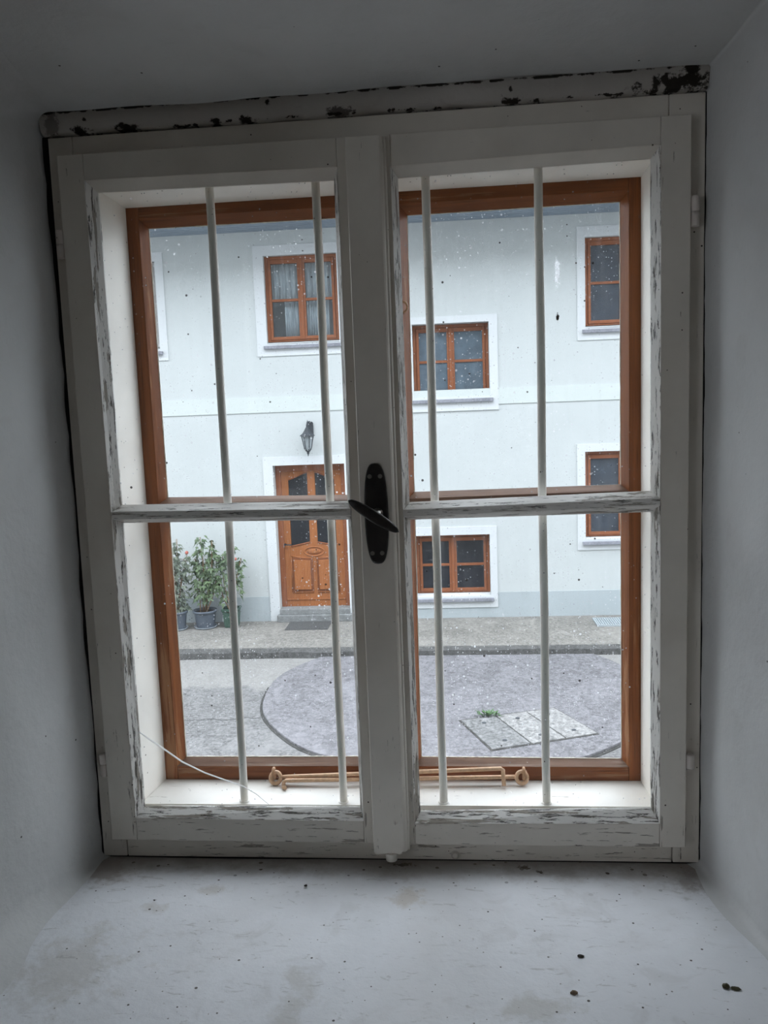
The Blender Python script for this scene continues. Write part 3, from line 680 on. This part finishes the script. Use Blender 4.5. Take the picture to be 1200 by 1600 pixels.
# plaster strip between frame head and niche top
m = MB(); N = 120; vs = []; fs = []
for i in range(N+1):
    x = -.515+1.031*i/N; e = .0012*math.sin(13*x)+.0010*math.sin(47*x+1)+.0008*math.sin(101*x)
    vs += [(x,.055,1.1878+e),(x,.010,1.1876+e),(x,.004,1.1915+.5*e),(x,-.004,1.2175),(x,.02,1.235)]
for i in range(N):
    for k in range(4): fs.append((5*i+k,5*i+5+k,5*i+6+k,5*i+1+k))
m.add(vs, fs, True); struct(m.build('trim_top', M['lintel']), 'mould-spotted plaster strip above the window frame')
for nm, b_, lb in (('gap_shade_left', (-.527,-.508,.0168,.034,-.037,1.187), 'black strip painted as shade in the gap left of the window frame'), ('gap_shade_right', (.513,.527,.0168,.034,-.037,1.187), 'black strip painted as shade in the gap right of the window frame'),
                   ('gap_shade_bottom', (-.507,.512,.0168,.034,-.043,-.0352), 'black strip painted as shade in the gap under the window frame')):
    m = MB(); m.box(*b_); struct(m.build(nm, M['black']), lb)  # black backing strips put in as the shade inside the gaps
# masonry around the niche and rest of the room
RX0, RX1, RY0, RZ0, RZ1 = -2.5, 2.0, -4.6, -.95, 1.75
m = MB()
m.box(-8, -.63, YB, .05, RZ0, RZ1); m.box(.63, 8, YB, .05, RZ0, RZ1); m.box(-.63, .63, YB, .05, RZ0, -.045); m.box(-.63, .63, YB, .05, 1.30, RZ1)
m.box(-.63, -.6165, YB, YB+.02, -.045, 1.30); m.box(.607, .63, YB, YB+.02, -.045, 1.30); m.box(-.63, .63, YB, YB+.02, -.046, -.0395); m.box(-.63, .63, YB, YB+.02, 1.279, 1.30)
struct(m.build('wall_front', M['room']), 'thick wall that holds the window')
m = MB(); m.box(-14, -.50, .06, .21, ZR-.2, 7.6); m.box(.50, 14, .06, .21, ZR-.2, 7.6); m.box(-.50, .50, .06, .21, ZR-.2, -.02); m.box(-.50, .50, .06, .21, 1.17, 7.6)
struct(m.build('wall_outside', plain('grey_roughcast', (.30, .30, .29), .9)), 'outer face of the near house')
m = MB(); m.box(RX0-.2, RX1+.2, RY0-.2, RY0, RZ0-.1, RZ1+.1); struct(m.build('wall_back', M['room']))
m = MB(); m.box(RX1, RX1+.2, RY0, YB, RZ0, RZ1); struct(m.build('wall_east', M['room']))
m = MB(); m.box(RX0-.2, RX0, RY0, -3.12, RZ0, RZ1); m.box(RX0-.2, RX0, -2.08, YB, RZ0, RZ1); m.box(RX0-.2, RX0, -3.12, -2.08, RZ0, -.02); m.box(RX0-.2, RX0, -3.12, -2.08, 1.12, RZ1)  # opening made up for the added fill light
struct(m.build('wall_west', M['room']))
m = MB(); m.box(RX0-.2, RX1+.2, RY0-.2, YB, RZ0-.1, RZ0); struct(m.build('floor', plain('floor_boards', (.28, .22, .16), .7)))
m = MB(); m.box(RX0-.2, RX1+.2, RY0-.2, .05, RZ1, RZ1+.1); struct(m.build('ceiling_room', M['room']))

# ---------------------------------------------------------------- the double window
W = bpy.data.objects.new('window_1', None); COL.objects.link(W); W['kind'] = 'structure'; W['label'] = 'old white painted double window frame with white lining boards'
YF = .015
m = MB(); m.prism([(-.5100,1.1852),(-.470,1.1852),(-.470,-.0362),(-.5135,-.0362)], YF, .058); m.build('jamb', M['paint_z'], W, bevel=.0015)
m = MB(); m.prism([(.462,1.1860),(.5151,1.1860),(.5153,-.0362),(.4727,-.0362)], YF, .058); m.build('jamb', M['paint_z'], W, bevel=.0015)
m = MB(); m.prism([(-.4693,1.1852),(.4613,1.186),(.4613,1.135),(-.4693,1.135)], YF, .058); m.build('head_rail', M['paint_top'], W, bevel=.0015)
m = MB(); m.prism([(-.4685,.03),(.4707,.03),(.4713,-.0362),(-.4685,-.0362)], YF, .058); m.build('bottom_rail', M['paint_x'], W, bevel=.0015)
m = MB(); m.lathe([(.0072,-.002),(.0072,.006)], (.110, YF-.0005, -.0270), 20, True, 'y'); m.lathe([(.003,-.0028),(.0066,-.0018)], (.110, YF-.001, -.0270), 12, True, 'y'); m.build('wooden_plug', M['paint_z'], W)
# lining boards between the two layers
m = MB(); m.hexa([(-.449,.040,.03),(-.47,.040,.03),(-.47,.040,1.13),(-.449,.040,1.13),(-.4347,.130,.03),(-.47,.130,.03),(-.47,.130,1.13),(-.4347,.130,1.13)]); m.build('lining_board', M['lining'], W)
m = MB(); m.hexa([(.4525,.040,.03),(.47,.040,.03),(.47,.040,1.13),(.4525,.040,1.13),(.4459,.130,.03),(.47,.130,.03),(.47,.130,1.13),(.4459,.130,1.13)]); m.build('lining_board', M['lining'], W)
m = MB(); m.hexa([(-.448,.040,1.110),(.452,.040,1.110),(.452,.040,1.13),(-.448,.040,1.13),(-.4345,.130,1.0999),(.4458,.130,1.0993),(.4458,.130,1.13),(-.4345,.130,1.13)]); m.build('lining_board', M['lining'], W)
m = MB(); m.hexa([(-.448,.038,.020),(.452,.038,.020),(.452,.038,.0500),(-.448,.038,.0500),(-.4345,.130,.020),(.4458,.130,.020),(.4458,.130,.0530),(-.4345,.130,.0530)]); m.build('sill_board', M['sillboard'], W)
# brown outer frame behind the lining
m = MB(); m.box(-.50,-.452,.131,.20,.0,1.17); m.box(.462,.50,.131,.20,.0,1.17); m.box(-.452,.462,.131,.20,1.125,1.17); m.box(-.452,.462,.131,.20,.0,.035); m.build('outer_frame', M['brown_z'], W)

def lerp2(a, b, t): return (a[0]+(b[0]-a[0])*t, a[1]+(b[1]-a[1])*t)
def casement(name, label, cat, outer, op, gl, y0, yg, yb, mun, mats, glassm, stile_first='both', group=None):
    """outer/op/gl: TL,TR,BR,BL (x,z) of outer edge, sight edge on the face, and glass edge; mun: face top L,R; face bottom L,R; glass top L,R; glass bottom L,R"""
    t = thing(name, label, cat, (sum(p[0] for p in outer)/4, y0, outer[3][1]), 0, group)
    org = Matrix.Translation((-t.location.x, -t.location.y, -t.location.z))
    yw = yg+.0042
    TL, TR, BR, BL = outer; oTL, oTR, oBR, oBL = op; gTL, gTR, gBR, gBL = gl
    def wedge(a0, a1, b0, b1, nm, mt):     # bevelled glazing rebate from sight edge a to glass edge b
        P = lambda p, y: (p[0], y, p[1])
        m = MB(); m.hexa([P(a0,y0), P(a1,y0), P(b1,yg), P(b0,yg), P(a0,yw), P(a1,yw), P(b1,yw), P(b0,yw)])
        return m
    def topz(x): f = (x-TL[0])/(TR[0]-TL[0]); return TL[1]+(TR[1]-TL[1])*f
    def botz(x): f = (x-BL[0])/(BR[0]-BL[0]); return BL[1]+(BR[1]-BL[1])*f
    sx, cx_, sz_, cz_ = mats['rail'], mats['bevel_rail'], mats['stile'], mats['bevel_stile']
    for nm, a, b, c, d in (('l', TL, oTL, oBL, BL), ('r', oTR, TR, BR, oBR)):
        p = [a, (b[0], topz(b[0])), (c[0], botz(c[0])), d] if nm == 'l' else [(a[0], topz(a[0])), b, c, (d[0], botz(d[0]))]
        m = MB(); m.prism(p, y0, yb); st = m.build('stile', sz_, t, bevel=.0012, xf=org)
        m = wedge(oTL, oBL, gTL, gBL, 0, 0) if nm == 'l' else wedge(oBR, oTR, gBR, gTR, 0, 0)
        m.build('glazing_bevel', cz_, st, xf=org)
    m = MB(); m.prism([(oTL[0]+.0003, topz(oTL[0])), (oTR[0]-.0003, topz(oTR[0])), (oTR[0]-.0003, oTR[1]), (oTL[0]+.0003, oTL[1])], y0, yb); rt = m.build('rail', mats.get('top', sx), t, bevel=.0012, xf=org)
    wedge(oTR, oTL, gTR, gTL, 0, 0).build('glazing_bevel', mats.get('bevel_top', cx_), rt, xf=org)
    m = MB(); m.prism([(oBL[0]+.0003, oBL[1]), (oBR[0]-.0003, oBR[1]), (oBR[0]-.0003, botz(oBR[0])), (oBL[0]+.0003, botz(oBL[0]))], y0, yb); rb = m.build('rail', sx, t, bevel=.0012, xf=org)
    wedge(oBL, oBR, gBL, gBR, 0, 0).build('glazing_bevel', cx_, rb, xf=org)
    (ftl, ftr), (fbl, fbr), (gtl, gtr), (gbl, gbr) = mun
    xL = lambda z, e: e[0][0]; 
    m = MB()
    yfm = y0 + .0005
    P = lambda p, y: (p[0], y, p[1])
    front = [ftl, ftr, fbr, fbl]
    m.add([P(ftl,yfm),P(ftr,yfm),P(fbr,yfm),P(fbl,yfm), P(gtl,yg),P(gtr,yg),P(gbr,yg),P(gbl,yg), P(gtl,yw),P(gtr,yw),P(gbr,yw),P(gbl,yw)],
          [(0,1,2,3),(4,5,1,0),(3,2,6,7),(8,9,5,4),(7,6,10,11),(11,10,9,8),(0,3,7,4),(1,5,6,2),(4,7,11,8),(5,9,10,6)])
    m.build('glazing_bar', cx_, t, bevel=.0008, xf=org)
    panes = []
    for a, b, c, d in ((gTL, gTR, gtr, gtl), (gbl, gbr, gBR, gBL)):
        m = MB(); m.prism([a, b, c, d], yg+.0005, yg+.0035); panes.append(m.build('pane', glassm, t, xf=org))
    return t, org, panes
PM = {'rail': M['paint_x'], 'bevel_rail': M['paint_cx'], 'stile': M['paint_z'], 'bevel_stile': M['paint_cz'], 'top': M['paint_top'], 'bevel_top': M['paint_top']}
inL, oL, pL = casement('window_casement', 'left white inner casement with cracked lower pane and flaking paint', 'window casement',
    [(-.4904,1.1530),(.0000,1.1515),(.0000,.0005),(-.4893,.0020)], [(-.4477,1.1122),(-.0419,1.1078),(-.0433,.0404),(-.4433,.0430)],
    [(-.4345,1.0977),(-.0502,1.0935),(-.0502,.0565),(-.4336,.0552)], 0.0, .018, .034,
    [((-.4446,.5807),(-.0430,.5754)), ((-.4446,.5678),(-.0430,.5639)), ((-.4338,.5902),(-.0502,.5862)), ((-.4338,.5597),(-.0502,.5554))], PM, M['glass_in'], group='white inner casements')
inR, oR, pR = casement('window_casement', 'right white inner casement carrying the centre strip with the dark handle', 'window casement',
    [(.0012,1.1515),(.4908,1.1506),(.4892,-.0015),(.0012,-.0005)], [(.0407,1.1036),(.4465,1.1098),(.4479,.0399),(.0437,.0365)],
    [(.0506,1.0909),(.4358,1.0960),(.4377,.0574),(.0528,.0491)], 0.0, .018, .034,
    [((.0420,.5710),(.4470,.5795)), ((.0420,.5596),(.4470,.5674)), ((.0515,.5813),(.4367,.5891)), ((.0515,.5527),(.4367,.5553))], PM, M['glass_in'], group='white inner casements')
# crack in the lower left pane
cp = [(-.4325,.1918),(-.4303,.1903),(-.4170,.1800),(-.4029,.1705),(-.3593,.1379),(-.3205,.1181),(-.2850,.1050),(-.2537,.0938),(-.2318,.0799),(-.2150,.0650),(-.2092,.0601)]
q = NT('crack_edge'); q.p.inputs['Transmission Weight'].default_value = .0; M['crack'] = q.fin((.97, .97, .97), .2, 1.0)
tl = q.n('ShaderNodeBsdfTranslucent'); tl.inputs[0].default_value = (1, 1, 1, 1); ms = q.n('ShaderNodeMixShader'); ms.inputs[0].default_value = .65; q.l(q.p.outputs[0], ms.inputs[1]); q.l(tl.outputs[0], ms.inputs[2]); q.l(ms.outputs[0], q.out.inputs[0])
m = MB(); m.tube([(x,.0170,z) for x, z in cp], [.0012,.0012,.0016,.0016,.0014,.0013,.0012,.0010,.0006,.0005,.0004], 5); m.build('crack', M['crack'], pL[1], xf=oL)
# centre strip (astragal) on the right casement
m = MB(); zt_, zb_ = 1.1448, -.0085
prof = [(-.0262,-.0005),(-.0258,-.0165),(-.0248,-.0180),(.0245,-.0180),(.0262,-.0176),(.0288,-.0150),(.0310,-.0112),(.0330,-.0105),(.0345,-.0085),(.0348,-.0005)]
m.prism_z(prof, zb_+.004, zt_); m.prism_z([(-.0225,-.0010),(-.0225,-.0175),(.0215,-.0175),(.0215,-.0010)], zb_, zb_+.0045); m.build('centre_strip', M['paint_z'], inR, xf=oR)
m = MB(); m.lathe([(.0095,-.0215),(.0105,-.0085),(.0105,-.008)], (.0035,-.0115,0), 14); m.build('end_stud', M['paint_z'], inR, xf=oR)
m = MB(); m.lathe([(.0042,-.0012),(.0042,.0005),(.0030,.0007),(.0030,-.0016),(.0005,-.0016)], (.0128,-.0180,.048), 16, True, 'y'); m.build('screw', M['paint_z'], inR, xf=oR)
# handle
q = NT('dark_bronze'); nz = q.noise(30); c = q.mix(q.ramp(nz, .35, .7), (.013, .011, .010), (.035, .030, .027)); q.bump(q.noise(120), .0003); M['bronze'] = q.fin(c, .38, .5, .35)
M['rim'] = plain('worn_edge_highlight', (.20, .19, .175), .35, .3, 60, .5, .5)  # worn rim and screws, their highlight put into the paler colour
M['brightmetal'] = plain('worn_bright_metal', (.42, .40, .37), .3, .2, 60, .5, .8)
pz0, pz1 = .4880, .6485; pw = .0187; N = 48
def plate_outline(k, grow=0):
    P = []
    for i in range(N):
        a = 2*math.pi*i/N; c_, s_ = math.cos(a), math.sin(a)
        P.append((.0008+(pw+grow)*math.copysign(abs(c_)**.62, c_)*1.0, (pz0+pz1)/2+((pz1-pz0)/2+grow)*math.copysign(abs(s_)**.95, s_)))
    return P
m = MB(); a_, b_ = plate_outline(0), plate_outline(0, -.0022)
vs = [(x,-.0180,z) for x,z in a_]+[(x,-.0205,z) for x,z in a_]+[(x,-.0220,z) for x,z in b_]
fs = [(i,(i+1)%N,N+(i+1)%N,N+i) for i in range(N)]+[(N+i,N+(i+1)%N,2*N+(i+1)%N,2*N+i) for i in range(N)]+[tuple(range(2*N,3*N)), tuple(range(N-1,-1,-1))]
m.add(vs, fs); plate = m.build('handle_plate', M['bronze'], inR, xf=oR)
m = MB(); P_ = plate_outline(0, .0001); m.tube([(x,-.0196,z) for x, z in P_+P_[:1]], .0008, 6); m.build('plate_rim', M['rim'], plate, xf=oR)
for x, z in ((-.0078,.6285),(.0088,.6285),(-.0078,.5052),(.0078,.5052)):
    m = MB(); m.lathe([(.0036,.0008),(.0036,-.0006),(.0026,-.0008),(.0018,-.0004)], (x,-.0220,z), 16, True, 'y'); m.build('screw', M['rim'], plate, xf=oR)
m = MB(); m.lathe([(.0088,.0),(.0088,-.004),(.0062,-.007),(.0055,-.028)], (.0030,-.0220,.5695), 18, True, 'y'); m.build('spindle_collar', M['brightmetal'], inR, xf=oR)
m = MB(); p0 = Vector((-.0391,-.055,.5952)); p1 = Vector((.0378,-.052,.5428)); ax = (p1-p0); ln = ax.length; ax.normalize(); nn = Vector((0,-1,0)); sd = ax.cross(nn)
vs = []; fs = []; K = 24; J = 16
for i in range(K+1):
    u = -1+2*i/K; rw = .0082*max(.0, 1-abs(u)**2.6)**.5+.0012*(1-abs(u)); rw = max(rw, .0003)
    c_ = p0+ax*(ln*(u+1)/2)
    for j in range(J):
        a = 2*math.pi*j/J; ca_, sa_ = math.cos(a), math.sin(a)
        vs.append(c_+sd*(rw*math.copysign(abs(ca_)**.7, ca_))+nn*(.62*rw*math.copysign(abs(sa_)**.7, sa_)))
for i in range(K):
    for j in range(J): fs.append((i*J+j, i*J+(j+1)%J, (i+1)*J+(j+1)%J, (i+1)*J+j))
m.add(vs, fs, True); m.f.append(list(range(J))); m.f.append([K*J+j for j in range(J)]); m.build('handle_lever', M['bronze'], inR, xf=oR)
# hinges
M['hinge'] = paint('hinge_paint', 'z', -.2, (.66, .60, .55))
for t, og, x, z0_, z1_, zm in ((inL,oL,-.4975,.995,1.040,1.017), (inL,oL,-.4955,.118,.1585,.1395), (inR,oR,.4975,.990,1.034,1.012), (inR,oR,.4965,.1330,.158,.1335)):
    m = MB(); m.lathe([(.0062,z0_),(.0066,z0_+.001),(.0066,zm-.0008),(.0050,zm-.0007),(.0050,zm+.0005),(.0066,zm+.0006),(.0066,z1_-.002),(.0050,z1_)], (x,.0045,0), 16); m.build('hinge', M['hinge'], t, xf=og)

# brown outer casements
BMs = {'rail': M['brown_x'], 'bevel_rail': M['brown_x'], 'stile': M['brown_z'], 'bevel_stile': M['brown_z']}
YO = .1315
def rect(x0, x1, z0, z1, dx=0): return [(x0,z1),(x1,z1),(x1,z0),(x0,z0)]
ouL, ooL, _ = casement('outer_casement', 'left brown weathered outer casement behind the two left bars', 'window casement', rect(-.452,-.006,.035,1.125),
    [(-.4135,1.0815),(-.045,1.0810),(-.045,.0795),(-.4115,.0785)], [(-.4034,1.0683),(-.055,1.0675),(-.055,.0890),(-.4003,.0884)], YO, .151, .168,
    [((-.4130,.5785),(-.0455,.5760)), ((-.4130,.5560),(-.0455,.5540)), ((-.4020,.5885),(-.055,.5835)), ((-.4020,.5460),(-.055,.5430))],
    dict(BMs, bevel_rail=M['brown_grey'], bevel_top=M['brown_x']), M['glass_out'], group='brown outer casements')
ouR, ooR, _ = casement('outer_casement', 'right brown weathered outer casement with a small screw eye', 'window casement', rect(-.005,.462,.035,1.125),
    [(.0440,1.0795),(.4266,1.0800),(.4256,.0780),(.0405,.0795)], [(.0563,1.0650),(.4161,1.0667),(.4166,.0850),(.0501,.0885)], YO, .151, .168,
    [((.0425,.5755),(.4260,.5790)), ((.0425,.5540),(.4260,.5560)), ((.0530,.5855),(.4164,.5884)), ((.0530,.5430),(.4164,.5460))],
    dict(BMs, bevel_rail=M['brown_grey'], bevel_top=M['brown_x']), M['glass_out_marked'], group='brown outer casements')
# putty lines along the outer glass
for t, og, g in ((ouL, ooL, [(-.4034,1.0683),(-.055,1.0675),(-.055,.0890),(-.4003,.0884)]), (ouR, ooR, [(.0563,1.0650),(.4161,1.0667),(.4166,.0850),(.0501,.0885)])):
    m = MB(); R_ = random.Random(4)
    for a, b in ((g[0],g[1]),(g[1],g[2]),(g[2],g[3]),(g[3],g[0])):
        n = 60; P = [(a[0]+(b[0]-a[0])*i/n, .1520, a[1]+(b[1]-a[1])*i/n) for i in range(n+1)]
        m.tube(P, [.0006+.0012*R_.random() for _ in P], 5)
    m.build('putty', M['putty'], t, xf=og)
# screw eye on the right outer casement
M['oldbrown'] = plain('old_brown_painted_metal', (.42, .24, .13), .5, .2, 90); M['tan'] = plain('tan_painted_metal', (.62, .40, .25), .55, .18, 160)
m = MB(); n = 20; m.tube([(.0465+.0065*math.cos(2*math.pi*i/n), YO-.008, .9075+.0085*math.sin(2*math.pi*i/n)) for i in range(n+1)], .0018, 8); m.tube([(.0465,YO-.007,.899),(.0465,YO+.002,.899)], .0022, 8); m.build('screw_eye', M['oldbrown'], ouR, xf=ooR)

# iron bars
names = ['leftmost of the four white iron window bars, in front of the potted plants', 'white iron window bar in front of the brown front door',
         'white iron window bar in front of the two middle house windows', 'rightmost white iron window bar, in front of plain wall and the cover slabs']
for i, (xb, xt) in enumerate(((-.2622,-.2598),(-.0840,-.0844),(.0921,.0930),(.2695,.2703))):
    m = MB(); n = 12
    m.tube([(xb+(xt-xb)*k/n + .0006*math.sin(k*1.3+i), .050, .0500+(1.1085-.0500)*k/n) for k in range(n+1)], .0069, 16)
    m.lathe([(.0098,.0492),(.0090,.0515),(.0072,.0525)], (xb,.050,0), 16)
    tag(m.build('window_bar', M['bar']), names[i], 'bar', 'iron bars between the window layers')

# hooks on the sill board
def hook(label, eye, tip, drop, side, lift):
    t = thing('window_hook', label, 'hook', (eye[0], eye[1], .0525), 0, 'tan hooks lying along the sill')
    og = Matrix.Translation((-eye[0], -eye[1], -.0525))
    m = MB(); s = 1 if tip[0] > eye[0] else -1
    P = [Vector(eye)+Vector((s*.012,0,0))]
    for k in range(1, 12): P.append(Vector(eye).lerp(Vector(tip), k/12))
    e = Vector(tip); P += [e-Vector((s*.004,0,0)), e+Vector((0,-.002,-.002)), e+Vector((0,-.006,-.010)), Vector(drop)]
    m.tube(P, .0037, 12); m.build('rod', M['tan'], t, xf=og)
    m = MB(); n = 20
    m.tube([(eye[0]+.0095*math.cos(2*math.pi*i/n), eye[1]-.003+.004*math.sin(2*math.pi*i/n), eye[2]+.0095*math.sin(2*math.pi*i/n)) for i in range(n+1)], .0036, 10); m.build('rod_eye', M['tan'], t, xf=og)
    m = MB(); m.tube([(eye[0]-.008*s,.130,eye[2]+.004),(eye[0]-.006*s,.122,eye[2]+.004)], .003, 8)
    m.tube([(eye[0]-.004*s, .116+.007*math.cos(2*math.pi*i/n), eye[2]+.006+.010*math.sin(2*math.pi*i/n)) for i in range(n+1)], .0028, 8); m.build('staple_eye', M['oldbrown'], t, xf=og)
    return t
hook('upper tan hook lying on the sill board, its eye at the left end', (-.2185,.114,.0655), (.1990,.112,.0838), (.2000,.100,.0570), 1, 0)
hook('lower tan hook lying on the sill board, its eye at the right end', (.2325,.116,.0665), (-.2020,.106,.0625), (-.1965,.088,.0572), -1, 0)

# crumbs and a dry seed on the sill
M['crumb'] = plain('dark_crumb', (.03, .025, .018), .9, .4, 200); M['moss'] = plain('dry_green_crumb', (.07, .065, .035), .9, .4, 200); M['seed'] = plain('dry_seed', (.16, .11, .07), .8, .3, 200)
def crumb(x, y, r, sx, rot, mat, label, seed):
    R_ = random.Random(seed); m = MB(); m.lathe([(.001,-.8),(.6,-.7),(1,-.1),(.8,.5),(.4,.8),(.001,.9)], (0,0,0), 8)
    cr_, sr_ = math.cos(rot), math.sin(rot); V = []
    for a, b, c in m.v:
        k = R_.uniform(.8, 1.15); a, b = a*r*sx*k, b*r*k; V.append((a*cr_-b*sr_, a*sr_+b*cr_, c*r*.6*k))
    m.v = V; o = m.build('crumb', M[mat]); o.location = (x, y, ZSILL+r*.42+.0006); tag(o, label, 'crumb', 'crumbs on the window sill')
crumb(.4633,-.2844,.0052,1.2,.3,'moss','round green-brown crumb near the right end of the sill',1)
crumb(.4740,-.2880,.0036,2.0,-.2,'moss','elongated green-brown crumb touching the round one at right of the sill',2)
crumb(.2649,-.3039,.0042,1.3,.4,'seed','brown seed husk at the front edge of the sill',3)
crumb(.2843,-.2296,.0030,1.7,.0,'crumb','small black oblong crumb behind the brown seed husk',4)
crumb(-.1337,-.0692,.0030,1.0,.5,'crumb','black round crumb below the left casement',5)
